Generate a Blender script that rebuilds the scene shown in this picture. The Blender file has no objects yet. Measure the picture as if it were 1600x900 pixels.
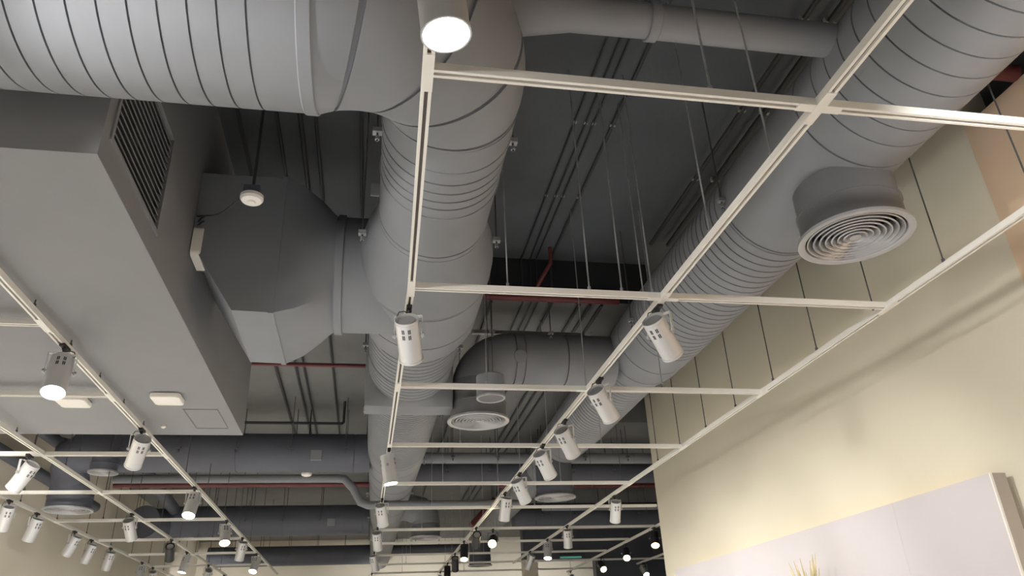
import bpy, bmesh, math, random
from mathutils import Vector, Matrix
random.seed(7)
S = bpy.context.scene
COL = S.collection
PI = math.pi

# ------------------------------------------------------------------ camera, world, exposure
def make_camera():
    cam = bpy.data.cameras.new('camera'); o = bpy.data.objects.new('camera', cam); COL.objects.link(o)
    pi_, ya, ro = [math.radians(a) for a in (26.310, 11.2456, -2.6326)]
    fw = Vector((math.sin(ya)*math.cos(pi_), math.cos(ya)*math.cos(pi_), math.sin(pi_)))
    rt = Vector((math.cos(ya), -math.sin(ya), 0)); up = rt.cross(fw)
    r2 = rt*math.cos(ro) + up*math.sin(ro); u2 = r2.cross(fw)
    m = Matrix.Identity(4)
    for i in range(3):
        m[i][0] = r2[i]; m[i][1] = u2[i]; m[i][2] = -fw[i]
    m.translation = (0, 0, 1.5)
    o.matrix_world = m
    cam.sensor_width = 36; cam.lens = 36*1172.68/1600; cam.clip_start = .02
    S.camera = o
make_camera()
W = bpy.data.worlds.new('world'); S.world = W; W.use_nodes = True
W.node_tree.nodes['Background'].inputs[0].default_value = (.9, .95, 1, 1)
W.node_tree.nodes['Background'].inputs[1].default_value = 0.3
S.view_settings.view_transform = 'Standard'; S.view_settings.look = 'None'
S.view_settings.gamma = 1; S.view_settings.exposure = 0.45
SPOT_W = 150.0           # watts of one lit track spotlight
BACK_W = 170.0          # watts of unseen spotlights added to brighten the room
KEY_W = 105.0           # the one aimed across at the cream wall
SPOT_COL = (1, .985, .965)

# ------------------------------------------------------------------ materials
def mat(name, col, rough=.6, metal=0, var=.06, scale=6, bump=0, bscale=60, emit=0):
    m = bpy.data.materials.new(name); m.use_nodes = True
    nt = m.node_tree; b = nt.nodes['Principled BSDF']
    b.inputs['Roughness'].default_value = rough; b.inputs['Metallic'].default_value = metal
    tc = nt.nodes.new('ShaderNodeTexCoord')
    n = nt.nodes.new('ShaderNodeTexNoise'); n.inputs['Scale'].default_value = scale; n.inputs['Detail'].default_value = 5
    nt.links.new(tc.outputs['Object'], n.inputs['Vector'])
    r = nt.nodes.new('ShaderNodeValToRGB')
    c0 = [max(0, c*(1-var)) for c in col]; c1 = [min(1, c*(1+var)) for c in col]
    r.color_ramp.elements[0].color = (*c0, 1); r.color_ramp.elements[1].color = (*c1, 1)
    r.color_ramp.elements[0].position = .3; r.color_ramp.elements[1].position = .7
    nt.links.new(n.outputs['Fac'], r.inputs[0]); nt.links.new(r.outputs[0], b.inputs['Base Color'])
    if bump:
        n2 = nt.nodes.new('ShaderNodeTexNoise'); n2.inputs['Scale'].default_value = bscale; n2.inputs['Detail'].default_value = 4
        nt.links.new(tc.outputs['Object'], n2.inputs['Vector'])
        bp = nt.nodes.new('ShaderNodeBump'); bp.inputs['Strength'].default_value = bump; bp.inputs['Distance'].default_value = .01
        nt.links.new(n2.outputs['Fac'], bp.inputs['Height']); nt.links.new(bp.outputs[0], b.inputs['Normal'])
    if emit:
        b.inputs['Emission Color'].default_value = (*col, 1); b.inputs['Emission Strength'].default_value = emit
    return m
M = dict(
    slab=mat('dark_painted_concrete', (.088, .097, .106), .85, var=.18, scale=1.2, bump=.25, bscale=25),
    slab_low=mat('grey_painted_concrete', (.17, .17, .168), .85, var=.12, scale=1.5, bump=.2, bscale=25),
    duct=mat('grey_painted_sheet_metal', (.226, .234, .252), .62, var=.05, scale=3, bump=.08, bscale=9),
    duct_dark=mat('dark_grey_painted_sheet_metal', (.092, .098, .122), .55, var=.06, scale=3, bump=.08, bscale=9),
    duct_shaded=mat('shaded_grey_diffuser_drum', (.145, .147, .152), .55, var=.04, scale=3),  # duct grey darkened by the shade that falls on the diffuser drums
    beam=mat('near_black_step_shade', (.022, .025, .029), .9, var=.15, scale=2),  # shade on the ceiling step face, put into the colour of a plate
    bulk=mat('grey_painted_plasterboard', (.25, .25, .256), .8, var=.04, scale=2, bump=.06, bscale=40),
    cavity=mat('black_grille_cavity', (.02, .02, .022), .9),
    slat=mat('grey_grille_aluminium', (.13, .13, .135), .5),
    cream=mat('cream_wall_paint', (.74, .685, .545), .8, var=.03, scale=1.3, bump=.05, bscale=50),
    peach=mat('warm_lit_wall', (.80, .60, .42), .8, var=.03, scale=1.3, bump=.05, bscale=50),  # warm light on the near right wall, put into its colour
    farwall=mat('beige_far_wall_paint', (.74, .68, .56), .8, var=.05, scale=1),
    floor=mat('pale_floor_tile', (.66, .655, .65), .35, var=.06, scale=2),
    rail=mat('white_powder_coat', (.80, .78, .72), .55, var=.02),
    slot=mat('rail_slot_copper_shade', (.12, .10, .085), .6),
    lamp=mat('silver_white_lacquer', (.66, .66, .66), .32, .25, var=.02),
    lampk=mat('black_lacquer', (.03, .03, .032), .4),
    black=mat('black_plastic', (.012, .012, .013), .5),
    steel=mat('galvanised_steel', (.33, .34, .35), .45, .3, var=.1, scale=30),
    rod=mat('dark_hanging_rod', (.10, .10, .10), .5, .3),
    white=mat('white_plastic', (.86, .83, .76), .4, var=.02),
    alu=mat('grey_aluminium', (.42, .42, .43), .38, .35),
    red=mat('dark_red_pipe_paint', (.14, .032, .032), .5, var=.1),
    conduit=mat('dark_conduit_paint', (.035, .037, .04), .6),
    board=mat('pale_lilac_board', (.60, .56, .565), .5, var=.02, scale=2),
    board_edge=mat('taupe_board_edge', (.40, .34, .29), .6),
    trim=mat('pale_edge_trim', (.82, .78, .72), .4),
    grass=mat('dried_pampas_straw', (.62, .52, .30), .8, var=.2, scale=12),
    vase=mat('white_ceramic', (.75, .73, .70), .3),
    lens=mat('lit_lens', (1, .96, .86), .4, emit=22),
    lens_off=mat('dull_lens', (.3, .3, .3), .2),
    lens_warm=mat('warm_lit_lens', (1, .80, .42), .4, emit=14),
    led=mat('warm_led_strip', (1, .80, .48), .4, emit=9),
    green=mat('green_exit_glow', (.10, .45, .32), .4, emit=.3),
)

# ------------------------------------------------------------------ mesh helpers
class MB:
    def __init__(s): s.v = []; s.f = []
    def add(s, vs, fs):
        o = len(s.v); s.v += [Vector(v) for v in vs]; s.f += [tuple(i+o for i in f) for f in fs]; return s
    def box(s, a, b):
        x0, y0, z0 = a; x1, y1, z1 = b
        return s.add([(x0,y0,z0),(x1,y0,z0),(x1,y1,z0),(x0,y1,z0),(x0,y0,z1),(x1,y0,z1),(x1,y1,z1),(x0,y1,z1)],
              [(0,3,2,1),(4,5,6,7),(0,1,5,4),(1,2,6,5),(2,3,7,6),(3,0,4,7)])
    def sweep(s, pts, rads, n=24, tans=None, caps=True, up=None):
        pts = [Vector(p) for p in pts]; k = len(pts)
        if not hasattr(rads, '__len__'): rads = [rads]*k
        if tans is None:
            tans = []
            for i in range(k):
                t = Vector((0,0,0))
                if i > 0: t += (pts[i]-pts[i-1]).normalized() if (pts[i]-pts[i-1]).length > 1e-9 else Vector((0,0,0))
                if i < k-1: t += (pts[i+1]-pts[i]).normalized() if (pts[i+1]-pts[i]).length > 1e-9 else Vector((0,0,0))
                tans.append(t)
        t0 = Vector(tans[0]).normalized()
        a = Vector((0,0,1)) if abs(t0.z) < .9 else Vector((1,0,0))
        x = t0.cross(a).normalized(); o = len(s.v)
        for p, r, t in zip(pts, rads, tans):
            t = Vector(t).normalized(); x = (x - t*x.dot(t)).normalized(); y = t.cross(x)
            for j in range(n):
                an = 2*PI*j/n; s.v.append(p + x*(r*math.cos(an)) + y*(r*math.sin(an)))
        for i in range(k-1):
            for j in range(n):
                j2 = (j+1) % n
                s.f.append((o+i*n+j, o+i*n+j2, o+(i+1)*n+j2, o+(i+1)*n+j))
        if caps:
            s.f.append(tuple(o+j for j in reversed(range(n)))); s.f.append(tuple(o+(k-1)*n+j for j in range(n)))
        return s
    def lathe(s, org, axis, prof, n=32, caps=True):      # prof: list of (distance along axis, radius)
        org = Vector(org); axis = Vector(axis).normalized()
        return s.sweep([org+axis*d for d, r in prof], [max(r, 1e-4) for d, r in prof], n, tans=[axis]*len(prof), caps=caps)
    def loft(s, secs, caps=True):
        o = len(s.v); n = len(secs[0])
        for c in secs: s.v += [Vector(p) for p in c]
        for i in range(len(secs)-1):
            for j in range(n):
                j2 = (j+1) % n
                s.f.append((o+i*n+j, o+i*n+j2, o+(i+1)*n+j2, o+(i+1)*n+j))
        if caps:
            s.f.append(tuple(o+j for j in reversed(range(n)))); s.f.append(tuple(o+(len(secs)-1)*n+j for j in range(n)))
        return s
    def mesh(s, name, m, off=(0,0,0), sharp=30):
        me = bpy.data.meshes.new(name); off = Vector(off)
        me.from_pydata([v-off for v in s.v], [], s.f)
        bm = bmesh.new(); bm.from_mesh(me); bmesh.ops.recalc_face_normals(bm, faces=bm.faces); bm.to_mesh(me); bm.free()
        for p in me.polygons: p.use_smooth = True
        me.set_sharp_from_angle(angle=math.radians(sharp))
        me.materials.append(m); return me

def link(name, data, parent=None, loc=(0,0,0)):
    o = bpy.data.objects.new(name, data); COL.objects.link(o); o.parent = parent; o.location = loc; return o
def tag(o, label, cat, group=None):
    o['label'] = label; o['category'] = cat
    if group: o['group'] = group
    return o
def thing(name, label, cat, loc, group=None):
    return tag(link(name, None, None, loc), label, cat, group)
def base(o):
    v = Vector((0,0,0))
    while o is not None: v += o.location; o = o.parent
    return v
def part(name, mb, m, parent, sharp=30):                 # mesh given in world coordinates
    return link(name, mb.mesh(name, m, base(parent), sharp), parent)
def single(name, mb, m, label, cat, loc, group=None):
    return tag(link(name, mb.mesh(name, m, loc), None, loc), label, cat, group)
def struct(name, mb, m, label=None):
    o = link(name, mb.mesh(name, m)); o['kind'] = 'structure'
    if label: o['label'] = label
    return o

# ------------------------------------------------------------------ the shell
ZU, ZL, YB = 4.76, 4.35, 5.87          # upper slab, lower slab, face of the drop between them
XR = 3.68                              # cream wall on the right
XB, YB0, YB1, ZBK = -1.07, 2.55, 6.49, 3.28   # grey bulkhead on the left
XS = 2.45                              # the lower slab starts left of this line until the end of the cream wall
def slab_z(x, y):
    if x < XB and YB0 < y < YB1: return ZBK
    return ZU if (y < YB or (x > XS and y < 9.6)) else ZL
struct('floor', MB().box((-4.2,-7,-.1), (9.2,20.2,0)), M['floor'], 'pale shop floor below the camera')
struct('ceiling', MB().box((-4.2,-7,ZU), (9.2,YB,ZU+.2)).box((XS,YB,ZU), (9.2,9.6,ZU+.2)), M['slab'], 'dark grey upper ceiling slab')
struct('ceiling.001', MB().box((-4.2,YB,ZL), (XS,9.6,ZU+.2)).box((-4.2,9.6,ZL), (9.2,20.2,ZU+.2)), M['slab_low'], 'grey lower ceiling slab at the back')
struct('wall_left', MB().box((-4.2,-7,0), (-4,20.2,ZU)), M['farwall'], 'beige wall on the left')
struct('wall_far', MB().box((-4.0,20,0), (9.2,20.2,ZL)), M['farwall'], 'beige wall at the far end of the shop')
struct('wall_back', MB().box((-4.0,-7,0), (9.2,-6.8,ZU)), M['farwall'], 'beige wall behind the camera')
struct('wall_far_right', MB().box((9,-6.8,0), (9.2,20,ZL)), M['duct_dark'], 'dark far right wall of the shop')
struct('wall_right', MB().box((XR,3.285,0), (XR+.22,9.49,ZU)), M['cream'], 'cream wall on the right')
struct('wall_right.001', MB().box((XR-.012,-6.8,0), (XR+.22,3.285,4.45)), M['peach'], 'wall section nearest the camera on the right, warm light put into its colour')
struct('step_shade_plate', MB().box((XB+.01,YB-.004,ZL-.002), (XS,YB-.0005,ZU)), M['beam'], 'near black plate on the face of the ceiling step, shade put into its colour')
# far dark bulkhead right of centre with the beige wall under it
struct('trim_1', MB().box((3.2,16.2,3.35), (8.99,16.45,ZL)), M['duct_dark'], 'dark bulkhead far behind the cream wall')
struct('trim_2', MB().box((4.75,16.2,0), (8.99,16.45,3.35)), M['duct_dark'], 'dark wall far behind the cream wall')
struct('trim_3', MB().box((3.2,16.2,0), (3.5,16.45,3.35)), M['farwall'], 'beige pier beside the far dark bulkhead')
# bulkhead : bottom, near and far faces, fascia with an opening for the grille
G = dict(y0=2.62, y1=3.38, z0=3.405, z1=3.98)
b = MB()
b.box((-4,YB0,ZBK), (XB,YB1,ZBK+.04))
b.box((-4,YB0,ZBK+.04), (XB,YB0+.04,3.95)); b.box((-4,YB1-.04,ZBK+.04), (XB,YB1,ZL))
t_ = .06
b.box((XB-t_,YB0+.04,ZBK+.04), (XB,YB1-.04,G['z0']))
b.box((XB-t_,YB0+.04,G['z0']), (XB,G['y0'],G['z1']))
b.box((XB-t_,G['y1'],G['z0']), (XB,YB1-.04,G['z1']))
b.box((XB-t_,YB0+.04,G['z1']), (XB,YB-.002,ZU)); b.box((XB-t_,YB-.002,G['z1']), (XB,YB1-.04,ZL))
bulk = struct('ceiling_bulkhead', b, M['bulk'], 'grey dropped bulkhead on the left')
# access hatch outline on the underside
h = MB()
for a, c in (((-1.40,5.77),(-1.16,5.775)), ((-1.40,6.28),(-1.16,6.285)), ((-1.162,5.77),(-1.155,6.285)), ((-1.405,5.77),(-1.398,6.285))):
    h.box((a[0],a[1],ZBK-.003), (c[0],c[1],ZBK+.001))
part('access_hatch_frame', h, M['slat'], bulk)

# return air grille in the fascia
g = thing('return_grille', 'dark return air grille with long slats in the grey bulkhead side', 'grille', (XB-.03,3.0,3.4))
part('grille_cavity', MB().box((XB-.055,G['y0'],G['z0']), (XB-.05,G['y1'],G['z1'])), M['cavity'], g)
fr = MB(); e = .022
fr.box((XB-.05,G['y0']-.0,G['z0']), (XB+.008,G['y1'],G['z0']+e)); fr.box((XB-.05,G['y0'],G['z1']-e), (XB+.008,G['y1'],G['z1']))
fr.box((XB-.05,G['y0'],G['z0']+e), (XB+.008,G['y0']+e,G['z1']-e)); fr.box((XB-.05,G['y1']-e,G['z0']+e), (XB+.008,G['y1'],G['z1']-e))
part('grille_frame', fr, M['bulk'], g)
sl = MB(); ns = 14; pitch = (G['z1']-G['z0']-2*e)/ns
sl.add([(XB-.042,G['y0']+e,.024),(XB-.038,G['y0']+e,.028),(XB-.001,G['y0']+e,.004),(XB-.005,G['y0']+e,0),
        (XB-.042,G['y1']-e,.024),(XB-.038,G['y1']-e,.028),(XB-.001,G['y1']-e,.004),(XB-.005,G['y1']-e,0)],
       [(0,1,2,3),(7,6,5,4),(0,4,5,1),(1,5,6,2),(2,6,7,3),(3,7,4,0)])
sm = sl.mesh('slat', M['slat'], (XB-.03,3.0,0))
for i in range(ns): link('slat', sm, g, (0,0,G['z0']+e+i*pitch+.004-3.4))

# ------------------------------------------------------------------ ducts
def prof(s0, s1, r0, r1, seams, depth=.014, w=.0055):
    p = [(s0, r0)]
    for s in sorted(seams):
        if s0+.012 < s < s1-.012:
            r = r0+(r1-r0)*(s-s0)/(s1-s0)
            p += [(s-w, r), (s-w*.85, r-depth), (s+w*.85, r-depth), (s+w, r)]
    p.append((s1, r1)); return p
def frange(a, b_, st):
    out = []; x = a
    while x < b_-1e-6: out.append(x); x += st
    return out
def smooth(pts, k=6):
    P = [Vector(p) for p in pts]; P = [P[0]*2-P[1]]+P+[P[-1]*2-P[-2]]; out = []
    for i in range(1, len(P)-2):
        for j in range(k):
            t = j/k; a, b_, c, d = P[i-1:i+3]
            out.append(.5*((2*b_)+(c-a)*t+(2*a-5*b_+4*c-d)*t*t+(3*b_-a-3*c+d)*t**3))
    return out+[P[-2]]
def hanger(root, x, y, z, r, mat_='steel', sides=(-1,1), axis='y'):
    for sd in sides:
        if axis == 'y': px, py = x+sd*(r+.02), y
        else: px, py = x, y+sd*(r+.02)
        rd = MB().lathe((px,py,z-.06), (0,0,1), [(0,.005),(slab_z(px,py)-z+.06,.005)], 6)
        part('hanger_rod', rd, M['rod'], root)
        br = MB()
        br.box((px-.022,py-.018,z-.012), (px+.022,py+.018,z+.012)).lathe((px,py,z-.05), (0,0,1), [(0,.012),(.02,.012)], 6)
        part('hanger_bracket', br, M[mat_], root)
def band(root, o, ax, s, r, w=.03, h=.012, name='flange', m='duct'):
    part(name, MB().lathe(o, ax, [(s,r-.004),(s,r+h*.6),(s+.004,r+h),(s+w-.004,r+h),(s+w,r+h*.6),(s+w,r-.004)], 64), M[m], root)

# --- centre duct, from the elbow away from the camera
CX, CZ = .285, 3.75
cd = thing('spiral_duct', 'large grey round duct running from the top centre away under the ceiling', 'duct', (CX,3.5,CZ))
o0 = (CX,0,CZ); ax = (0,1,0)
# elbow from the left duct, four gores
E0 = Vector((-.25,2.08,CZ)); RB = .53
ep, et, er = [], [], []
aa = [((PI/2)*i/28, 0) for i in range(29)]
for g_ in (.20, .66, 1.10, 1.53): aa += [(g_-.016,0),(g_-.013,.013),(g_+.013,.013),(g_+.016,0)]
for a, dr in sorted(aa):
    if a > PI/2: continue
    c = Vector((-.25, 2.08+RB, CZ))
    p = c + Vector((RB*math.sin(a), -RB*math.cos(a), 0)); t = Vector((math.cos(a), math.sin(a), 0))
    ep.append(p); et.append(t); er.append(.45 + (.30-.45)*a/(PI/2) - dr)
part('elbow', MB().sweep(ep, er, 64, et), M['duct'], cd)
yn = 2.61
part('duct_section', MB().lathe(o0, ax, prof(yn, 3.33, .30, .30, [2.86,2.935,3.005,3.07]), 64), M['duct'], cd)
band(cd, o0, ax, 2.765, .30, .012, .005, 'lock_ring'); band(cd, o0, ax, 3.15, .30, .012, .006, 'lock_ring')
part('duct_section', MB().lathe(o0, ax, prof(3.33, 3.72, .30, .30, [3.55,3.60,3.65]), 64), M['duct'], cd)
# tee : flare, barrel, flare back
part('tee_barrel', MB().lathe(o0, ax, [(3.60,.30),(3.70,.325),(3.86,.375),(4.00,.40),(4.10,.405)]+prof(4.10,4.80,.405,.405,[4.16,4.62])[1:]+[(4.90,.385),(5.0,.345),(5.02,.343)], 64), M['duct'], cd)
band(cd, o0, ax, 4.14, .403, .012, .006, 'lock_ring')
part('duct_section', MB().lathe(o0, ax, prof(5.0, 5.95, .343, .343, frange(5.04, 5.92, .072)), 64), M['duct'], cd)
band(cd, o0, ax, 5.56, .343, .014, .006, 'lock_ring')
bx = MB(); hw = .365
def sq(y, k, rr):           # rounded square outline of 32 points
    out = []
    for j in range(32):
        a = 2*PI*j/32; c, s_ = math.cos(a), math.sin(a); m_ = max(abs(c), abs(s_))
        out.append((CX + ((1-k)*rr*c + k*hw*c/m_), y, CZ + ((1-k)*rr*s_ + k*hw*s_/m_)))
    return out
part('square_collar', MB().loft([sq(5.93,0,.345), sq(5.98,.93,.345), sq(6.0,.97,.343), sq(6.2,.97,.343), sq(6.22,.9,.343), sq(6.26,0,.345)]), M['duct'], cd)
part('duct_section', MB().lathe(o0, ax, prof(6.24, 8.35, .343, .335, frange(6.30, 8.3, .062)), 64), M['duct'], cd)
part('duct_section', MB().lathe(o0, ax, prof(8.35, 10.6, .335, .30, [8.4,8.8,9.3,9.8,10.3]), 64), M['duct'], cd)
part('duct_section', MB().lathe(o0, ax, prof(10.6, 14.2, .30, .255, [11,11.6,12.3,13,13.6]), 48), M['duct'], cd)
part('duct_section', MB().lathe(o0, ax, prof(14.2, 19.0, .255, .22, frange(14.6,18.8,.7)), 48), M['duct'], cd)
for y, r in ((2.86,.30),(3.80,.37),(5.50,.345),(7.2,.34),(9.2,.33),(11.2,.30),(13.2,.27),(15.4,.25)): hanger(cd, CX, y, CZ-.02, r)
part('label_plate', MB().box((CX-.345,3.30,3.66), (CX-.30,3.305,3.74)), M['steel'], cd)
# branch to the left : round collar, flange, transition to the box on the bulkhead
brY = 4.38
part('branch_collar', MB().lathe((CX,brY,CZ), (-1,0,0), [(.1,.37),(.56,.37)], 48), M['duct'], cd)
band(cd, (CX,brY,CZ), (-1,0,0), .50, .37, .05, .014)
def rc(k, x, y0, y1, z0, z1, r):
    out = []; yc, zc = (y0+y1)/2, (z0+z1)/2
    for j in range(48):
        a = 2*PI*j/48; c, s_ = math.cos(a), math.sin(a); m_ = max(abs(c), abs(s_))
        ry, rz = c/m_*(y1-y0)/2, s_/m_*(z1-z0)/2
        out.append((x, (brY+r*c)*(1-k) + (yc+ry)*k, (CZ+r*s_)*(1-k) + (zc+rz)*k))
    return out
by = (3.99, 4.80)
tr = [rc(0,-.27,0,1,0,1,.37), rc(.45,-.36,*by,3.315,4.2,.37), rc(.8,-.47,*by,3.30,4.2,.37), rc(.995,-.575,*by,3.295,4.2,.37)]
part('branch_transition', MB().loft(tr), M['duct'], cd, 38)
part('branch_flange', MB().loft([rc(.995,-.575,by[0]-.006,by[1]+.006,3.288,4.208,.37), rc(.995,-.605,by[0]-.006,by[1]+.006,3.288,4.208,.37)]), M['duct'], cd)
part('branch_box', MB().loft([rc(.995,-.605,*by,3.295,4.2,.37), rc(.995,-.80,*by,3.30,4.2,.37), rc(.995,XB+.002,*by,3.72,4.2,.37)]), M['duct'], cd, 20)

# --- big left duct
ld = thing('spiral_duct', 'widest grey round duct crossing the top left in front of the bulkhead', 'duct', (-1.5,2.08,CZ))
part('duct_section', MB().lathe((0,2.08,CZ), (1,0,0), prof(-3.98, -.30, .45, .45, frange(-3.9,-.36,.0885), .012, .0035), 72), M['duct'], ld)
band(ld, (0,2.08,CZ), (1,0,0), -.30, .449, .05, .008)
for x in (-.9,-2.2,-3.4): hanger(ld, x, 2.08, CZ, .45, axis='x')
# --- thin cross duct at the top, from the elbow to the right duct
td = thing('cross_duct', 'thin pale grey round duct crossing the top between the two long ducts', 'duct', (1.5,2.36,4.08))
part('duct_section', MB().lathe((.25,2.36,4.08), (1,0,.0), [(0,.17),(.12,.16),(.55,.085),(.95,.08),(2.02,.08)], 40), M['duct'], td)
band(td, (.25,2.36,4.08), (1,0,0), .90, .08, .05, .012)
part('screw_head', MB().lathe((2.08,2.30,4.03), (0,-.6,-.8), [(-.01,.008),(.008,.007),(.011,.003)], 8), M['steel'], td)

# --- right duct
RX, RZ = 2.395, 3.965
rd = thing('spiral_duct', 'large grey round duct on the right running along the cream wall', 'duct', (RX,4,RZ))
o1 = (RX,0,RZ)
part('duct_section', MB().lathe(o1, ax, prof(-3, 2.62, .35, .35, frange(-2.9,2.60,.118), .012, .004), 72), M['duct'], rd)
part('duct_section', MB().lathe(o1, ax, prof(2.62, 3.62, .35, .35, [2.7,3.58]), 72), M['duct'], rd)
band(rd, o1, ax, 3.60, .35, .016, .007, 'lock_ring')
part('duct_section', MB().lathe(o1, ax, prof(3.62, 5.42, .35, .35, frange(3.68,5.4,.074)), 72), M['duct'], rd)
part('duct_section', MB().lathe(o1, ax, [(5.42,.35)]+prof(5.42, 6.05, .35, .335, [5.72])[1:]+[(6.2,.30)], 64), M['duct'], rd)
band(rd, o1, ax, 6.0, .335, .016, .008, 'lock_ring')
part('duct_section', MB().lathe(o1, ax, prof(6.2, 8.2, .30, .30, frange(6.26,8.15,.07)), 64), M['duct'], rd)
part('duct_section', MB().lathe(o1, ax, prof(8.2, 9.9, .30, .25, [8.6,9.0]), 64), M['duct'], rd)
part('duct_section', MB().lathe(o1, ax, prof(9.9, 17.2, .25, .21, frange(9.96,12.4,.08)+frange(12.8,17,.7)), 48), M['duct'], rd)
for y, r in ((3.55,.35),(5.3,.35),(6.9,.30),(8.7,.29),(11,.24),(13.5,.23),(16,.21)): hanger(rd, RX, y, RZ-.02 if y < 5 else RZ-.04, r)

# --- transverse duct between the centre and right ducts with its drop
xd = thing('cross_duct', 'dark grey round duct joining centre and right ducts past the ceiling step', 'duct', (1.3,6.12,3.88))
part('duct_section', MB().lathe((1.17,6.12,3.88), (1,0,0), prof(0,.93,.228,.228,[.02,.1,.48]), 48), M['duct'], xd)
xp, xt = [], []
for i in range(13):
    a = PI/2*i/12; xp.append((1.17-.29*math.sin(a), 6.12, 3.88-.29*(1-math.cos(a)))); xt.append((-math.cos(a), 0, -math.sin(a)))
part('elbow', MB().sweep(xp, [.228]*12+[.222], 48, xt), M['duct'], xd)
part('duct_drop', MB().lathe((.88,6.12,3.592), (0,0,-1), [(0,.222),(.02,.222),(.021,.216),(.05,.216)], 48), M['duct'], xd)
part('access_cap', MB().lathe((1.22,5.91,3.83), (0,-1,-.25), [(-.02,.06),(.015,.06),(.02,.055),(.025,.02)], 20), M['duct'], xd)
hanger(xd, 1.5, 6.12, 4.05, .2, axis='x', sides=(-1,)); hanger(xd, .98, 6.12, 4.05, .2, axis='x', sides=(-1,))
part('strut_channel', MB().box((.85,6.2,4.155), (1.9,6.24,4.19)), M['steel'], xd)

# --- far transverse ducts
def cross(label, y, z, r, x0, x1, m='duct', seam=1.3, hang=.6, drop=None, mdrop='duct_dark'):
    t = thing('cross_duct', label, 'duct', ((x0+x1)/2,y,z))
    part('duct_section', MB().lathe((x0,y,z), (1,0,0), prof(0,x1-x0,r,r,frange(.4,x1-x0,seam),.008,.004), 40), M[m], t)
    x = x0+.5
    while x < x1-.2: hanger(t, x, y, z, r, 'duct_dark', axis='x'); x += hang
    return t
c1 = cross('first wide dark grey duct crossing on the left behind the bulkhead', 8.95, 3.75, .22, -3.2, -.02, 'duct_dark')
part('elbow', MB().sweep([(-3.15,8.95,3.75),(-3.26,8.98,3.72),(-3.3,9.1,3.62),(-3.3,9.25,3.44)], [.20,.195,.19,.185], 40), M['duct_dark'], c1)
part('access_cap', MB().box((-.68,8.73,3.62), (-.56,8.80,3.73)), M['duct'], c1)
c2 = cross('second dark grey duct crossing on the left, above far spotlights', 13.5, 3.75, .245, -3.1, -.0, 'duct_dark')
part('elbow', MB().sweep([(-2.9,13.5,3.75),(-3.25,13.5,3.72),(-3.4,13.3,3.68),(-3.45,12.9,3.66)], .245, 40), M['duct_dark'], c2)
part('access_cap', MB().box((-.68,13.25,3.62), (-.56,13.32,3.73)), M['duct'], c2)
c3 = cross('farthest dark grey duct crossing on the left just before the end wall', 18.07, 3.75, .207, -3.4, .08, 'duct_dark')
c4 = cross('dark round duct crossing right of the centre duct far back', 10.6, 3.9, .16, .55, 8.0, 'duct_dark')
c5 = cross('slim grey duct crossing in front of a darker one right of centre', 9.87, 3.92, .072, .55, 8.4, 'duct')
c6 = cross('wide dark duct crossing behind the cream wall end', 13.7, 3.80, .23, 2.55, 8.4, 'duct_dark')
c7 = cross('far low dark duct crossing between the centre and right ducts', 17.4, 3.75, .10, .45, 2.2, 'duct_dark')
c8 = thing('cross_duct', 'short far duct bending down right of the centre duct to a round diffuser', 'duct', (.7,12.6,3.75))
part('duct_section', MB().sweep([(.3,12.6,3.78),(.62,12.6,3.78),(.8,12.6,3.73),(.9,12.6,3.62),(.905,12.6,3.505)], [.20,.21,.225,.23,.23], 40), M['duct'], c8)

# --- diffusers
def diffuser(label, x, y, z, R, ztop, dark=False, n=7, collar=True):
    t = thing('ceiling_diffuser', label, 'diffuser', (x,y,z), 'round ceiling diffusers')
    cm = M['duct_dark'] if dark else M['duct_shaded']
    k = R/.28
    rc_ = R*.9
    c = MB().lathe((x,y,z+.012), (0,0,1), [(0,rc_-.012*k),(0,rc_),(.135*k,rc_),(.137*k,rc_+.006),(.15*k,rc_+.006),(.152*k,rc_-.004),(max(ztop-z-.012,.2*k),rc_-.004),(max(ztop-z-.012,.2*k),.02)], 56, False)
    c.lathe((x,y,z+.012), (0,0,1), [(0,rc_-.012*k),(.10*k,rc_-.012*k),(.10*k,.001)], 56, False)
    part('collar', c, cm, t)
    part('rim', MB().lathe((x,y,z), (0,0,1), [(.0,R-.035*k),(-.006,R-.02*k),(-.004,R),(.012,R),(.014,rc_-.01),(.02,R-.045*k),(0,R-.035*k)], 64, False), M['alu'], t)
    rm = M['alu']
    for i in range(n):
        r = R*(.84-.105*i)
        part('louvre_ring', MB().lathe((x,y,z), (0,0,1), [(.004,r),(0,r-.006*k),(.045*k,r-.034*k),(.049*k,r-.028*k),(.004,r)], 56, False), rm, t)
    part('hub', MB().lathe((x,y,z+.002), (0,0,1), [(0,.001),(0,R*.10),(.03,R*.07),(.05,.01)], 24), rm, t)
    part('cross_bar', MB().box((x-R*.86,y-.006,z+.05*k), (x+R*.86,y+.006,z+.062*k)).box((x-.006,y-R*.86,z+.05*k), (x+.006,y+R*.86,z+.062*k)), M['slat'], t)
    return t
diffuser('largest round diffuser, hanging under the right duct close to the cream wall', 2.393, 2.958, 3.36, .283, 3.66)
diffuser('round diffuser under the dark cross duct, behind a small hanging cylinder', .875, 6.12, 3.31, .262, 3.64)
diffuser('round diffuser far back under the right duct, beside the row of spotlights', 2.30, 9.39, 3.30, .26, 3.78, True)
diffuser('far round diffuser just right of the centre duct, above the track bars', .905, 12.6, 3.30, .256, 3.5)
diffuser('farthest round diffuser, low between the two long ducts', 2.35, 16.65, 3.30, .257, 3.80, True)
diffuser('wide round diffuser on a dark drum at far left before the beige wall', -3.29, 9.27, 3.18, .255, 3.45, True)
diffuser('small round diffuser under the far left duct, partly behind a spotlight', -2.81, 8.67, 3.46, .15, 3.62, True)

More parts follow.
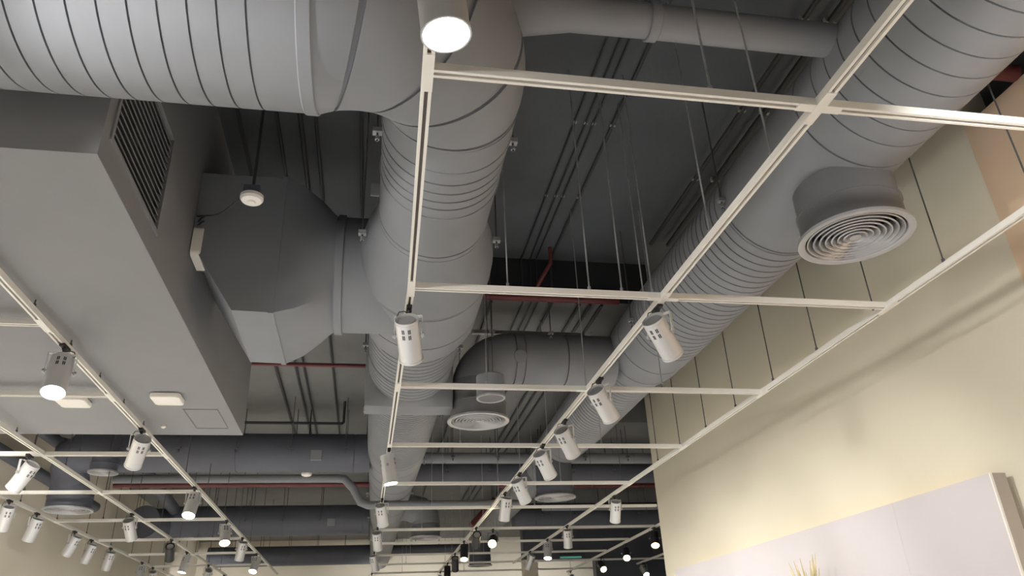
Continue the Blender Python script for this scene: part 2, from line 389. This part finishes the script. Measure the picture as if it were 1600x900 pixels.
# ------------------------------------------------------------------ pipes and conduits
def pipe(name, label, cat, pts, r, m, group=None, n=10, clips=None):
    pts = [Vector(p) for p in pts]
    t = thing(name, label, cat, pts[0], group)
    part('pipe_run', MB().sweep(pts, r, n), M[m], t)
    if clips:
        for c in clips:
            c = Vector(c)
            part('pipe_clip', MB().box(c-Vector((r*1.6,.012,r*.6)), c+Vector((r*1.6,.012,r*1.3))), M['steel'], t)
    return t
def along(x, y0, y1, z): return [(x,y0,z),(x,y1,z)]
for x, r, lb in ((1.262,.0075,'leftmost thin dark conduit of four on the upper slab right of the centre duct'),
                 (1.34,.0075,'second thin dark conduit from the left on the upper slab'),
                 (1.396,.0075,'third thin dark conduit from the left on the upper slab'),
                 (1.528,.012,'thicker dark conduit right of three thin ones on the upper slab')):
    pipe('conduit', lb, 'conduit', [(x,.5,ZU-.015),(x,YB-.03,ZU-.015),(x,YB-.012,ZU-.03),(x,YB-.012,ZL-.01),(x,YB+.05,ZL-.018),(x,9.7,ZL-.018)], r, 'conduit', 'conduits on the upper slab', clips=[(x,1.2+.9*i,ZU-.015) for i in range(5)])
for x, y0, r, lb in ((2.33,.8,.016,'dark pipe on the slab running beside the right duct'),
                 (2.49,.8,.02,'dark pipe half hidden above the right duct')):
    pipe('conduit', lb, 'conduit', along(x, y0, 5.4, ZU-.05), r, 'conduit', 'pipes above the right duct', clips=[(x,1.2+.8*i,ZU-.05) for i in range(5)])
for x, r, lb in ((-.945,.012,'dark conduit on the slab closest to the bulkhead grille'),
                 (-.70,.010,'dark conduit on the slab behind the smoke detector'),
                 (-.552,.016,'thicker dark conduit on the slab left of the centre duct'),
                 (-.452,.012,'dark conduit on the slab second from the centre duct'),
                 (-.158,.010,'dark conduit on the slab nearest the left side of the centre duct')):
    pipe('conduit', lb, 'conduit', along(x, 1.0, YB-.01, ZU-.016), r, 'conduit', 'conduits left of the centre duct')
for x, r, lb in ((-1.02,.016,'dark conduit along the lower slab nearest the bulkhead end'),
                 (-.817,.014,'dark conduit along the lower slab, second from the bulkhead'),
                 (-.735,.012,'dark conduit along the lower slab, third from the bulkhead'),
                 (-.44,.012,'dark conduit along the lower slab left of the square collar')):
    pipe('conduit', lb, 'conduit', along(x, YB+.02, 12.5, ZL-.02), r, 'conduit', 'conduits on the lower slab')
for x, lb in ((1.78,'leftmost dark conduit of three on the lower slab beside the right duct'),
              (1.88,'middle dark conduit of three on the lower slab beside the right duct'),
              (1.99,'rightmost dark conduit of three on the lower slab beside the right duct'),
              (.98,'dark conduit on the lower slab behind the hanging cylinder')):
    pipe('conduit', lb, 'conduit', along(x, YB+.02, 15, ZL-.02), .013, 'conduit', 'conduits on the lower slab')
pipe('sprinkler_pipe', 'dark red pipe running along the foot of the ceiling step', 'pipe', [(.65,YB-.07,ZL-.012),(2.12,YB-.07,ZL-.012)], .036, 'red', n=16)
sp = pipe('sprinkler_pipe', 'short red pipe dropping from the dark slab and sloping away', 'pipe', [(1.48,5.64,ZU),(1.48,5.64,4.67),(1.48,5.66,4.61),(1.40,5.72,4.48),(1.35,YB-.06,4.385)], .017, 'red', n=12)
pipe('sprinkler_pipe', 'thin red pipe crossing behind the bulkhead end below the slab', 'pipe', [(-2.6,7.1,4.15),(.1,7.1,4.15)], .021, 'red', n=12)
pipe('sprinkler_pipe', 'long dark red pipe crossing far left under a grey pipe', 'pipe', [(-3.3,10.67,3.75),(.0,10.67,3.75)], .034, 'red', n=12)
pipe('sprinkler_pipe', 'red pipe crossing far right behind the cream wall end', 'pipe', [(2.0,11.9,3.98),(6.5,11.9,3.98)], .04, 'red', n=12)
pipe('sprinkler_pipe', 'red brown pipe at the top of the near right wall beside the right duct', 'pipe', [(2.86,2.83,4.49),(3.66,2.83,4.49)], .05, 'red', n=16)
pipe('sprinkler_pipe', 'sloping red pipe far right behind a black spotlight', 'pipe', [(2.05,12.6,3.9),(1.62,12.4,3.45)], .05, 'red', n=12)
pipe('conduit', 'thin black conduit crossing the lower slab with an upright end', 'conduit', [(-2.5,8.86,4.08),(-.36,8.86,4.08),(-.34,8.86,4.10),(-.34,8.86,ZL)], .017, 'conduit')
pipe('insulated_pipe', 'grey lagged pipe crossing far left, dipping under the centre duct', 'pipe', [(-3.2,10.3,3.75),(-.45,10.3,3.75),(-.34,10.3,3.74),(-.22,10.3,3.62),(-.12,10.3,3.44),(-.02,10.3,3.40),(2.0,10.3,3.40)], .055, 'duct', n=16)
pipe('insulated_pipe', 'grey lagged pipe along the top of the left wall', 'pipe', [(-3.9,6.5,3.72),(-3.9,12.0,3.72)], .07, 'duct_dark', n=16)
pipe('insulated_pipe', 'dark lagged pipe bending across at far left above the wall pipe', 'pipe', [(-3.55,6.9,3.95),(-3.55,9.3,3.95),(-3.3,9.6,3.95),(-2.0,9.6,3.98)], .07, 'duct_dark', n=16)
pipe('insulated_pipe', 'dark lagged pipe running away past the wide left diffuser', 'pipe', [(-2.9,9.8,3.95),(-3.2,14.5,3.9)], .09, 'duct_dark', n=16)
pipe('insulated_pipe', 'lower grey pipe crossing behind the end of the cream wall', 'pipe', [(2.8,12.4,3.72),(7.0,12.4,3.72)], .05, 'duct', n=14)
# cable trays far right and the grey ceiling steps seen past the wall end
ct = thing('cable_tray', 'dark cable tray crossing far behind the end of the cream wall', 'tray', (5,11.2,3.98))
part('side_rail', MB().box((2.75,11.15,3.95), (8,11.17,4.03)), M['duct_dark'], ct); part('side_rail', MB().box((2.75,11.4,3.95), (8,11.42,4.03)), M['duct_dark'], ct)
rg = MB().box((0,11.17,3.955), (.03,11.4,3.97)).mesh('rung', M['duct_dark'], (0,11.2,3.98))
for i in range(17): link('rung', rg, ct, (2.85+.3*i-5,0,0))

# ------------------------------------------------------------------ track rails
RW, RH = .036, .032
ZT = 3.20                                     # underside of the rails
def rail_frame(p0, p1):
    d = (Vector(p1)-Vector(p0)).normalized(); return d, Vector((d.y,-d.x,0))
def extrude(prof_, p0, p1):
    d, n = rail_frame(p0, p1); mb = MB()
    secs = [[Vector(p)+n*a+Vector((0,0,z)) for a, z in prof_] for p in (p0, p1)]
    return mb.loft(secs)
U = [(-RW/2,0),(-RW/2,RH),(RW/2,RH),(RW/2,0),(RW/2-.0115,0),(RW/2-.0115,.02),(-RW/2+.0115,.02),(-RW/2+.0115,0)]
def rail(label, pts, rods=None, conns=(), step=1.0, rodmat='rod', lift=0):
    pts = [Vector((x,y,ZT+lift)) for x, y in pts]
    t = thing('track_rail', label, 'track', pts[0])
    for a, b_ in zip(pts[:-1], pts[1:]):
        part('rail_channel', extrude(U, a, b_), M['rail'], t)
        dz = Vector((0,0,.0))
        part('conductor_strip', extrude([(-.0065,.012),(-.0065,.0199),(.0065,.0199),(.0065,.012)], a, b_), M['slot'], t)
    d = (pts[-1]-pts[0]).normalized(); L = (pts[-1]-pts[0]).length
    for c in conns:                            # blanking plates at the joints
        p = None
        for a, b_ in zip(pts[:-1], pts[1:]):
            dd = (b_-a).normalized(); s_ = (Vector((c[0],c[1],ZT))-a).dot(dd)
            if -.01 <= s_ <= (b_-a).length+.01: p = a+dd*s_; break
        if p is None: continue
        part('joint_plate', extrude([(-RW/2-.001,-.002),(-RW/2-.001,.008),(RW/2+.001,.008),(RW/2+.001,-.002)], p-dd*.085, p+dd*.085), M['rail'], t)
    if rods is None: rods = [s_ for s_ in frange(.35, L-.1, step)]
    for s_ in rods:
        acc = 0
        for a, b_ in zip(pts[:-1], pts[1:]):
            l = (b_-a).length
            if s_ <= acc+l+1e-6: p = a+(b_-a)*((s_-acc)/l); break
            acc += l
        zt = slab_z(p.x, p.y)
        part('hanging_rod', MB().lathe((p.x,p.y,ZT+RH-.002), (0,0,1), [(0,.009),(.028,.009),(.03,.0042),(zt-ZT-RH+.002,.0042)], 6), M[rodmat], t)
    return t
R0 = [1.865, 3.434, 4.96, 6.537, 8.116, 9.522, 11.18, 12.50, 13.93, 15.3, 16.8]
XC = [.145, 1.508, 2.856]
L0 = [4.055, 5.27, 6.882, 8.463, 10.139, 11.74, 13.26, 14.84]
XL = [-1.755, -2.725, -3.70]
def cx_at(y): return .127+(.163-.127)*(y-1.875)/1.589 if y < 3.464 else .163+(.119-.163)*(y-3.464)/10.35
con = [(cx_at(y), y) for y in R0]
rail('white lighting track under the centre duct, starting at the top lamp', [(cx_at(-3),-3),(.163,3.464),(.108,17.0)], rods=[3.6,4.9,6.1,7.2,8.4,9.6,10.8,12,13.2,14.4], conns=con, rodmat='steel')
rail('white diagonal looking lighting track below the right duct', [(XC[1],-3),(XC[1],17)], rods=[3.5,5.2,5.8,6.7,8,9.3,10.6,12,13.3,14.6,16,17.3,18.6], conns=[(XC[1],y) for y in R0], rodmat='steel')
rail('grey shaded lighting track hung on dark rods beside the cream wall', [(XC[2],-3),(XC[2],15.5)], rods=[y+3 for y in (.55,1.15,1.75,2.35,2.948,3.547,4.175,4.773,5.4,5.993,6.6,7.2,8.4,9.6,10.8,12,13.2,14.4)], conns=[(XC[2],y) for y in R0[1:]])
rail('white lighting track close under the grey bulkhead', [(XL[0],.6),(XL[0],16.5)], rods=[2.2+.55*i for i in range(8)]+[7.1,8.2,9.4,10.6,11.8,13,14.2], conns=[(XL[0],y) for y in L0])
rail('second white lighting track from the left wall', [(XL[1],2.0),(XL[1],16.5)], rods=[.7,1.9,2.55,3.1,3.7,4.3]+[5.4,6.6,7.8,9,10.2,11.4,12.6,13.8], conns=[(XL[1],y) for y in L0[2:]])
rail('white lighting track hung in front of the left beige wall', [(XL[2],6.5),(XL[2],16.5)], step=1.1, conns=[(XL[2],y) for y in L0[4:]])
rail('short white lighting track past the end of the cream wall', [(4.24,9.8),(4.45,17.5)], step=1.4)
rail('farthest right white lighting track, low beyond the cream wall', [(5.66,12.0),(5.66,17.5)], step=1.4)
names = ['nearest white cross bar, passing from the top lamp over to the right edge', 'second white cross bar from the camera, ending at the wall track', 'third white cross bar from the camera, crossing before the hanging cylinder',
 'fourth white cross bar from the camera on the right side', 'fifth white cross bar from the camera, passing the lit end of a spotlight', 'sixth white cross bar on the right side, ending at the cream wall', 'seventh white cross bar on the right side',
 'eighth white cross bar on the right side', 'ninth white cross bar on the right side', 'tenth white cross bar on the right side, far back', 'farthest white cross bar on the right side']
xe = [XC[2],XC[2],XC[2],XC[2],XC[2],XR-.005,4.24,4.27,4.31,6.5,6.5]
for i, y in enumerate(R0):
    x0 = cx_at(y)+RW/2
    rods = [.96] if i == 0 else ([.48,.92,1.10,1.27] if i == 1 else [.6, 1.9])
    rail(names[i], [(x0,y),(xe[i],y)], rods=rods, conns=[(XC[1],y)], rodmat='steel', lift=.0012)
lname = ['nearest white cross bar at the left edge under the bulkhead', 'second white cross bar at the left, behind the brightest left spotlight', 'third white cross bar at the left, just past the bulkhead',
 'fourth white cross bar at the left, passing the lit spotlight', 'fifth white cross bar at the left', 'sixth white cross bar at the left', 'seventh white cross bar at the left', 'farthest white cross bar at the left']
for i, y in enumerate(L0):
    rail(lname[i], [(-3.95 if i < 4 else XL[2]+RW/2, y), (XL[0]-RW/2, y)], rods=[.9] if i < 2 else [.5,1.5], conns=[(XL[1],y)] if i > 1 else [], lift=.0012)

# ------------------------------------------------------------------ track spotlights
def lamp_meshes():
    d = {}
    # adapter and stem, under the rail (origin at the rail underside)
    mb = MB().box((-.014,-.05,-.016), (.014,.05,.002)); mb.lathe((0,0,-.016), (0,0,-1), [(0,.016),(.012,.010),(.032,.007)], 10)
    d['adapter'] = mb.mesh('adapter', M['black'])
    # yoke : top plate and two arms, pivot at the origin
    mb = MB(); z1 = .108
    mb.box((-.074,-.014,z1-.004), (.074,.014,z1)).box((-.074,-.012,-.014), (-.070,.012,z1-.004)).box((.070,-.012,-.014), (.074,.012,z1-.004))
    for mm in ('lamp', 'lampk'): d['yoke', mm] = mb.mesh('yoke', M[mm])
    # body along +Z (front), shell with a recessed back and front
    r = .062; a, f = -.098, .152
    mb = MB().lathe((0,0,0), (0,0,1), [(a+.02,.001),(a+.02,r-.006),(a,r-.004),(a,r),(a+.012,r),(a+.014,r-.0015),(a+.016,r),(f-.014,r),(f-.012,r+.002),(f,r+.002),(f,r-.003),(f-.018,r-.006),(f-.018,.001)], 32, False)
    for mm in ('lamp', 'lampk'): d['body', mm] = mb.mesh('lamp_body', M[mm])
    mb = MB().lathe((0,0,0), (0,0,1), [(a+.006,.001),(a+.006,r-.018),(a+.021,r-.014),(a+.021,.001)], 24, False)
    d['back_cap'] = mb.mesh('back_cap', M['alu'])
    # eight slots, two by two pairs, on opposite sides
    mb = MB()
    for sd in (-1, 1):
        for zc in (-.052, -.018):
            for ang in (-.33, -.20, .20, .33):
                an = sd*PI/2+ang; c = Vector((math.cos(an), math.sin(an), 0)); tv = Vector((-math.sin(an), math.cos(an), 0)); zz = Vector((0,0,1))
                p = c*(r-.001)+zz*zc; vs = []
                for q in (0, .0016):
                    for i, j in ((-1,-1),(1,-1),(1,1),(-1,1)): vs.append(p+c*q+tv*(.0028*i)+zz*(.0125*j))
                mb.add(vs, [(0,3,2,1),(4,5,6,7),(0,1,5,4),(1,2,6,5),(2,3,7,6),(3,0,4,7)])
    d['vent_slots'] = mb.mesh('vent_slots', M['black'])
    mb = MB().lathe((r-.001,0,0), (1,0,0), [(0,.008),(.014,.008),(.014,.012),(.022,.012),(.024,.008)], 10); d['knob'] = mb.mesh('knob', M['alu'])
    mb = MB().lathe((-r+.001,0,0), (-1,0,0), [(0,.008),(.014,.008),(.014,.012),(.022,.012),(.024,.008)], 10); d['knob2'] = mb.mesh('knob', M['alu'])
    mb = MB().lathe((0,0,f-.010), (0,0,1), [(0,.001),(0,.0565),(.004,.054),(.006,.001)], 28, False)
    for k, mm in (('on','lens'), ('off','lens_off'), ('warm','lens_warm')): d['lens', k] = mb.mesh('lens', M[mm])
    # cable from the stem to the back of the body (yoke frame)
    mb = MB().sweep([(0,0,.112),(.02,.008,.135),(.05,.014,.13),(.062,.012,.105),(.045,.004,.085),(.02,0,.075)], .003, 6)
    d['cable'] = mb.mesh('cable', M['black'])
    return d
LM = lamp_meshes()
nlight = 0
def spot(parent, loc, W_, col=SPOT_COL, size=105, blend=.7):
    l = bpy.data.lights.new('lamp_light', 'SPOT'); l.energy = W_; l.color = col; l.spot_size = math.radians(size); l.spot_blend = blend; l.shadow_soft_size = .05
    o = link('lamp_light', l, parent, loc); o.rotation_euler = (PI, 0, 0); return o
def spotlight(label, x, y, d, lit, tone, watts=None, warm=False, group='track spotlights', size=105):
    t = thing('track_spotlight', label, 'spotlight', (x,y,ZT), group)
    d = Vector(d).normalized(); up = Vector((0,0,1))
    xa = up.cross(d)
    if xa.length < .08: xa = Vector((1,0,0))
    xa.normalize(); ya = d.cross(xa).normalized(); xa = ya.cross(d).normalized()
    mm = 'lamp' if tone == 'w' else 'lampk'
    link('adapter', LM['adapter'], t)
    yk = link('yoke', LM['yoke', mm], t, (0,0,-.155)); yk.rotation_euler = (0,0,math.atan2(xa.y, xa.x))
    link('cable', LM['cable'], yk)
    bd = link('lamp_body', LM['body', mm], t, (0,0,-.155))
    m3 = Matrix((xa, ya, d)).transposed(); bd.rotation_euler = m3.to_euler()
    link('back_cap', LM['back_cap'], bd)
    if tone == 'w': link('vent_slots', LM['vent_slots'], bd)['kind'] = 'stuff'
    link('knob', LM['knob'], bd); link('knob', LM['knob2'], bd)
    link('lens', LM['lens', ('warm' if warm else 'on') if lit else 'off'], bd)
    if lit: spot(bd, (0,0,.165), watts or SPOT_W, (1,.80,.5) if warm else SPOT_COL, size)
    return t
TAB = [
    ('C1', 0.124, 1.385, (0.10, 0.02, -0.99), 1, 'w'),
    ('C1', 0.164, 3.666, (0.16, 0.79, -0.60), 0, 'w'),
    ('C1', 0.149, 6.607, (0.16, -0.02, -0.99), 1, 'w'),
    ('C1', 0.139, 8.859, (0.16, 0.62, -0.77), 0, 'w'),
    ('C1', 0.123, 10.849, (0.11, 0.60, -0.79), 0, 'w'),
    ('C1', 0.113, 13.362, (0.21, 0.35, -0.91), 0, 'w'),
    ('D2', 1.509, 3.533, (0.59, 0.54, -0.60), 1, 'w'),
    ('D2', 1.520, 4.711, (0.56, 0.55, -0.62), 1, 'w'),
    ('D2', 1.511, 5.695, (0.50, 0.58, -0.64), 1, 'w'),
    ('D2', 1.496, 6.453, (0.48, 0.55, -0.68), 1, 'w'),
    ('D2', 1.496, 7.571, (0.44, 0.50, -0.74), 1, 'w'),
    ('D2', 1.508, 8.543, (-0.08, 0.43, -0.90), 0, 'w'),
    ('D2', 1.504, 10.975, (0.03, 0.87, -0.50), 0, 'k'),
    ('D2', 1.486, 12.284, (-0.07, -0.49, -0.87), 1, 'k'),
    ('D2', 1.503, 13.744, (0.07, 0.68, -0.73), 0, 'k'),
    ('D2', 1.507, 15.139, (-0.06, -0.54, -0.84), 1, 'k'),
    ('E3', 2.874, 8.778, (0.05, 0.57, -0.82), 0, 'w'),
    ('E3', 2.820, 10.924, (0.07, 0.41, -0.91), 0, 'w'),
    ('E3', 2.818, 12.237, (-0.13, -0.31, -0.94), 1, 'w'),
    ('E3', 2.827, 13.694, (-0.34, 0.41, -0.84), 0, 'w'),
    ('B4', -1.740, 4.346, (0.11, -0.38, -0.92), 1, 'w'),
    ('B4', -1.741, 6.049, (-0.34, 0.67, -0.66), 0, 'w'),
    ('B4', -1.756, 8.177, (-0.05, -0.45, -0.89), 1, 'w'),
    ('B4', -1.744, 10.134, (0.15, -0.51, -0.85), 1, 'w'),
    ('B4', -1.747, 11.576, (-0.17, 0.38, -0.91), 0, 'w'),
    ('B4', -1.753, 13.230, (-0.15, -0.49, -0.86), 1, 'w'),
    ('A5', -2.818, 6.859, (-0.57, 0.33, -0.75), 1, 'w'),
    ('A5', -2.715, 9.620, (0.10, 0.66, -0.74), 1, 'w'),
    ('A5', -2.708, 11.646, (-0.11, 0.78, -0.61), 0, 'k'),
    ('A5', -2.753, 12.921, (-0.18, -0.17, -0.97), 1, 'w'),
    ('A5', -2.722, 14.610, (-0.28, 0.74, -0.61), 1, 'w'),
    ('F6', -3.686, 8.767, (-0.28, 0.44, -0.85), 0, 'w'),
    ('F6', -3.685, 9.516, (-0.33, 0.28, -0.90), 0, 'w'),
    ('F6', -3.693, 10.805, (-0.44, 0.23, -0.87), 0, 'w'),
    ('F6', -3.708, 11.526, (-0.37, 0.26, -0.89), 0, 'w'),
    ('F6', -3.692, 12.355, (-0.24, 0.30, -0.92), 0, 'w'),
    ('F6', -3.676, 14.060, (0.03, -0.40, -0.92), 0, 'w'),
    ('F6', -3.677, 14.800, (-0.18, 0.56, -0.81), 0, 'w'),
    ('G7', 4.242, 11.226, (-0.23, -0.58, -0.78), 1, 'k'),
    ('G7', 4.346, 12.938, (-0.22, -0.75, -0.62), 1, 'k'),
    ('G7', 4.445, 14.773, (-0.02, -0.84, -0.54), 1, 'k'),
    ('H8', 5.663, 15.823, (0.02, -0.74, -0.67), 1, 'w'),
    ('R6', 1.774, 11.18, (-0.23, -0.88, -0.41), 1, 'k'),
]
TR = {'C1':'track under the centre duct', 'D2':'diagonal track below the right duct', 'E3':'track beside the cream wall', 'B4':'track under the grey bulkhead',
      'A5':'second track from the left wall', 'F6':'track before the left beige wall', 'G7':'short track past the cream wall end', 'H8':'farthest right track', 'R6':'far cross bar right of centre'}
ORD = ['nearest','second','third','fourth','fifth','sixth','seventh','eighth','ninth','tenth']
cnt = {}; tot = {}
for r in TAB: tot[r[0]] = tot.get(r[0], 0)+1
for tr_, x, y, d, lit, tone in TAB:
    i = cnt.get(tr_, 0); cnt[tr_] = i+1
    facing = d[1] < .1
    st = ('glowing ' if lit and facing else '')+('white' if tone == 'w' else 'black')
    if tr_ == 'C1' and i == 0: lb = 'brightest white spotlight, shining at the top edge on the track under the centre duct'
    elif tot[tr_] == 1: lb = '%s spotlight on the %s' % (st, TR[tr_])
    elif i == tot[tr_]-1: lb = '%s spotlight, farthest on the %s' % (st, TR[tr_])
    else: lb = '%s spotlight, %s from the camera on the %s' % (st, ORD[i], TR[tr_])
    spotlight(lb, x, y, d, lit, tone, {'D2': 88, 'G7': 40, 'H8': 60, 'R6': 20}.get(tr_, SPOT_W), warm=(tone == 'k'), size=105)
# lamps beyond the frame; the first crosses to the cream wall, the rest are added fill
for x, y, d, w_, lb in (
    (XL[0], 1.1, (.76,.66,-.09), KEY_W, 'white spotlight aimed across the shop from the bulkhead track, outside the picture'),
    (XL[1], 16.3, (-.3,.85,-.3), 130, 'added white spotlight aimed at the far wall from the outer left track, below the picture'),
    (cx_at(16.6), 16.6, (.05,.9,-.3), 130, 'added white spotlight aimed at the far wall from the centre track, below the picture'),
    (XC[1], 16.6, (.2,.9,-.3), 130, 'added white spotlight aimed at the far wall from the diagonal track, below the picture'),
    (4.45, 17.2, (.0,.9,-.3), 110, 'added white spotlight aimed at the far wall from the short track, below the picture'),
    (XL[0], -1.2, (-.2,.0,-1), BACK_W*.6, 'added white spotlight pointing down on the bulkhead track, behind the viewer'),
    (cx_at(-1), -1, (-.2,.1,-1), BACK_W, 'added white spotlight pointing down on the centre track, behind the viewer'),
    (cx_at(-2.5), -2.5, (-.2,.2,-1), BACK_W, 'added white spotlight pointing down at the start of the centre track, farthest behind the viewer'),
    (XL[1], 3.0, (.1,.1,-1), 260, 'added white spotlight pointing down on the outer left track, outside the left edge'),
    (XC[1], .9, (.75,.62,-.2), 75, 'added white spotlight aimed at the cream wall from the diagonal track, above the picture'),
    (XL[1], 4.7, (-.55,.75,-.35), 300, 'added white spotlight aimed at the left wall, just outside the left edge'),
    (XL[1], 5.4, (-.2,.3,-1), 220, 'added white spotlight pointing down beside the left wall, just outside the left edge'),
    (XC[2], .6, (.8,.55,-.6), BACK_W*1.1, 'added white spotlight washing the near right wall beside the viewer')):
    spotlight(lb, x, y, d, 1, 'w', w_, size=68 if w_ == KEY_W else 105)

# ------------------------------------------------------------------ small fittings
def rounded(mb, c, u, v, w_, a, b_, th, rr):            # rounded slab: centre c, axes u v, normal w_
    c, u, v, w_ = Vector(c), Vector(u), Vector(v), Vector(w_); secs = []
    for k, (q, sh) in enumerate(((0,0),(th*.7,0),(th*.92,.004),(th,.012))):
        s_ = []
        for ci, (sx, sy) in enumerate(((1,1),(-1,1),(-1,-1),(1,-1))):
            for j in range(6):
                an = ci*PI/2 + j*PI/10
                s_.append(c + u*(sx*(a-rr)+(rr-sh)*math.cos(an)) + v*(sy*(b_-rr)+(rr-sh)*math.sin(an)) + w_*q)
        secs.append(s_)
    return mb.loft(secs)
def access_point(label, c, u, v, w_, a=.10, b_=.10, th=.034):
    t = thing('access_point', label, 'device', c)
    part('housing', rounded(MB(), c, u, v, w_, a, b_, th, .03), M['white'], t)
    cc = Vector(c); w2 = Vector(w_)
    part('mounting_plate', rounded(MB(), cc-w2*.006, u, v, w_, a*.8, b_*.8, .012, .02), M['slat'], t)
    return t
access_point('white rounded wireless box under the bulkhead right of the lit spotlight', (-1.445,5.47,ZBK-.006), (1,0,0), (0,-1,0), (0,0,-1))
access_point('white rounded wireless box under the bulkhead behind the lit spotlight', (-2.09,5.56,ZBK-.006), (1,0,0), (0,-1,0), (0,0,-1))
ap = access_point('white wireless box on the bulkhead side with looped cables', (XB+.006,4.09,3.73), (0,1,0), (0,0,1), (1,0,0), .115, .095, .055)
part('cable_loop', MB().sweep(smooth([(-1.020,4.010,3.778),(-1.020,4.188,3.900),(-1.020,4.266,4.002),(-1.020,4.163,3.989),(-1.020,3.972,3.881),(-1.020,3.871,3.785)]), .005, 6), M['conduit'], ap)
part('cable_loop', MB().sweep(smooth([(-1.020,4.088,3.836),(-1.020,4.100,3.902),(-1.020,3.988,3.860),(-1.020,3.882,3.770)]), .005, 6), M['conduit'], ap)
sdz = 3.66
sd = thing('smoke_detector', 'white round smoke detector hanging left of the centre duct', 'detector', (-.66,3.42,sdz))
part('detector_body', MB().lathe((-.66,3.42,sdz), (0,0,1), [(-.012,.001),(-.012,.016),(-.004,.022),(0,.05),(.012,.058),(.03,.058),(.034,.05),(.034,.001)], 32, False), M['white'], sd)
part('mounting_box', MB().box((-.70,3.38,sdz+.034), (-.62,3.46,sdz+.075)), M['duct_dark'], sd)
part('drop_rod', MB().lathe((-.66,3.42,sdz+.075), (0,0,1), [(0,.008),(ZU-sdz-.075,.008)], 8), M['conduit'], sd)
part('cable', MB().sweep(smooth([(-.70,3.42,sdz+.03),(-0.850,3.637,3.710),(-0.980,3.865,3.826),(XB+.004,4.0,3.90)]), .005, 6), M['conduit'], sd)
sd2 = thing('smoke_detector', 'small white smoke detector far back below the lagged pipe', 'detector', (-.74,9.1,3.52))
part('detector_body', MB().lathe((-.74,9.1,3.52), (0,0,1), [(-.01,.001),(-.01,.02),(0,.05),(.012,.06),(.03,.06),(.034,.001)], 24, False), M['white'], sd2)
part('drop_rod', MB().lathe((-.74,9.1,3.553), (0,0,1), [(0,.007),(ZL-3.553,.007)], 8), M['conduit'], sd2)
single('ceiling_sensor', MB().lathe((-1.64,6.22,ZBK), (0,0,-1), [(0,.022),(.012,.022),(.02,.012),(.022,.001)], 16), M['white'], 'tiny white sensor under the bulkhead near its far edge', 'sensor', (-1.64,6.22,ZBK))
single('ceiling_sensor', MB().lathe((-1.80,5.98,ZBK), (0,0,-1), [(0,.012),(.012,.012),(.016,.006)], 12), M['white'], 'smallest white dot sensor under the bulkhead beside the track', 'sensor', (-1.80,5.98,ZBK))
# hanging cylinder speaker before the second diffuser
pz = 3.245; px_, py_ = .855, 5.3
ps = thing('pendant_speaker', 'small grey cylinder hanging on two cables right of the centre duct', 'speaker', (px_,py_,pz))
part('speaker_body', MB().lathe((px_,py_,pz), (0,0,1), [(.008,.001),(.008,.088),(0,.094),(0,.106),(.17,.106),(.176,.10),(.176,.001)], 36, False), M['duct'], ps)
part('front_ring', MB().lathe((px_,py_,pz), (0,0,1), [(.004,.094),(-.003,.096),(-.003,.107),(.01,.108),(.01,.1)], 36, False), M['alu'], ps)
part('speaker_mesh', MB().lathe((px_,py_,pz+.006), (0,0,-1), [(0,.001),(0,.092),(.002,.092),(.003,.001)], 32, False), M['slat'], ps)
for dx in (-.012, .02):
    part('hanging_cable', MB().lathe((px_+dx,py_,pz+.17), (0,0,1), [(0,.01),(.03,.01),(.032,.003),(ZU-pz-.17,.003)], 6), M['rod'], ps)
# exit sign glow far back
ex = thing('exit_sign', 'slim green lit sign far back under the dark bulkhead', 'sign', (4.2,16.15,3.36))
part('sign_housing', MB().box((3.95,16.13,3.35), (4.45,16.199,3.42)), M['duct_dark'], ex)
part('lit_face', MB().box((3.97,16.12,3.355), (4.43,16.13,3.385)), M['green'], ex)

# ------------------------------------------------------------------ wall sign board with its hidden light, plant in front
bz1, by0, by1, bxf = 2.355, 3.815, 8.82, 3.53
bd = thing('display_board', 'large pale lilac display board standing off the cream wall with warm back light', 'board', (XR-.1,6,1.2))
part('board_panel', MB().box((bxf,by0+.012,.9), (bxf+.02,4.7318,bz1)), M['board'], bd)
part('board_panel', MB().box((bxf,4.733,.9), (bxf+.02,by1,bz1)), M['board'], bd)
part('board_side', MB().box((bxf+.012,by0,.9), (bxf+.10,by0+.012,bz1)), M['board_edge'], bd)
part('board_core', MB().box((bxf+.02,by0+.012,.9), (bxf+.10,by1,bz1-.004)), M['board_edge'], bd)
part('edge_trim', MB().box((bxf-.001,by0,.9), (bxf+.012,by0+.0125,bz1+.001)), M['trim'], bd)
part('stand_off', MB().box((bxf+.10,4.2,1.6), (XR-.002,4.26,1.66)).box((bxf+.10,8.2,1.6), (XR-.002,8.26,1.66)), M['steel'], bd)
part('led_strip', MB().box((bxf+.102,by0+.25,bz1-.10), (bxf+.112,by1-.1,bz1-.085)), M['led'], bd)
pl = thing('dried_grass_vase', 'tuft of straw coloured dried grass before the display board', 'plant', (3.30,5.6,0))
part('vase', MB().lathe((3.30,5.6,0), (0,0,1), [(0,.10),(.02,.12),(.5,.15),(1.1,.10),(1.3,.06),(1.36,.075),(1.36,.065),(1.3,.05),(1.1,.001)], 28, False), M['vase'], pl)
for i in range(16):
    a = i*2.4; sp_ = .05+.05*random.random(); h_ = 2.02+.11*random.random() if i else 2.13
    q = [Vector((3.30+.01*math.cos(a),5.6+.01*math.sin(a),1.15))]
    for k in range(1,7):
        s_ = k/6; q.append(Vector((3.30+math.cos(a)*(sp_*s_**2.2+.01), 5.6+math.sin(a)*(sp_*1.6*s_**2.2+.01), 1.15+(h_-1.15)*s_)))
    part('grass_blade', MB().sweep(q, [.004,.005,.006,.010,.013,.009,.002], 6), M['grass'], pl)
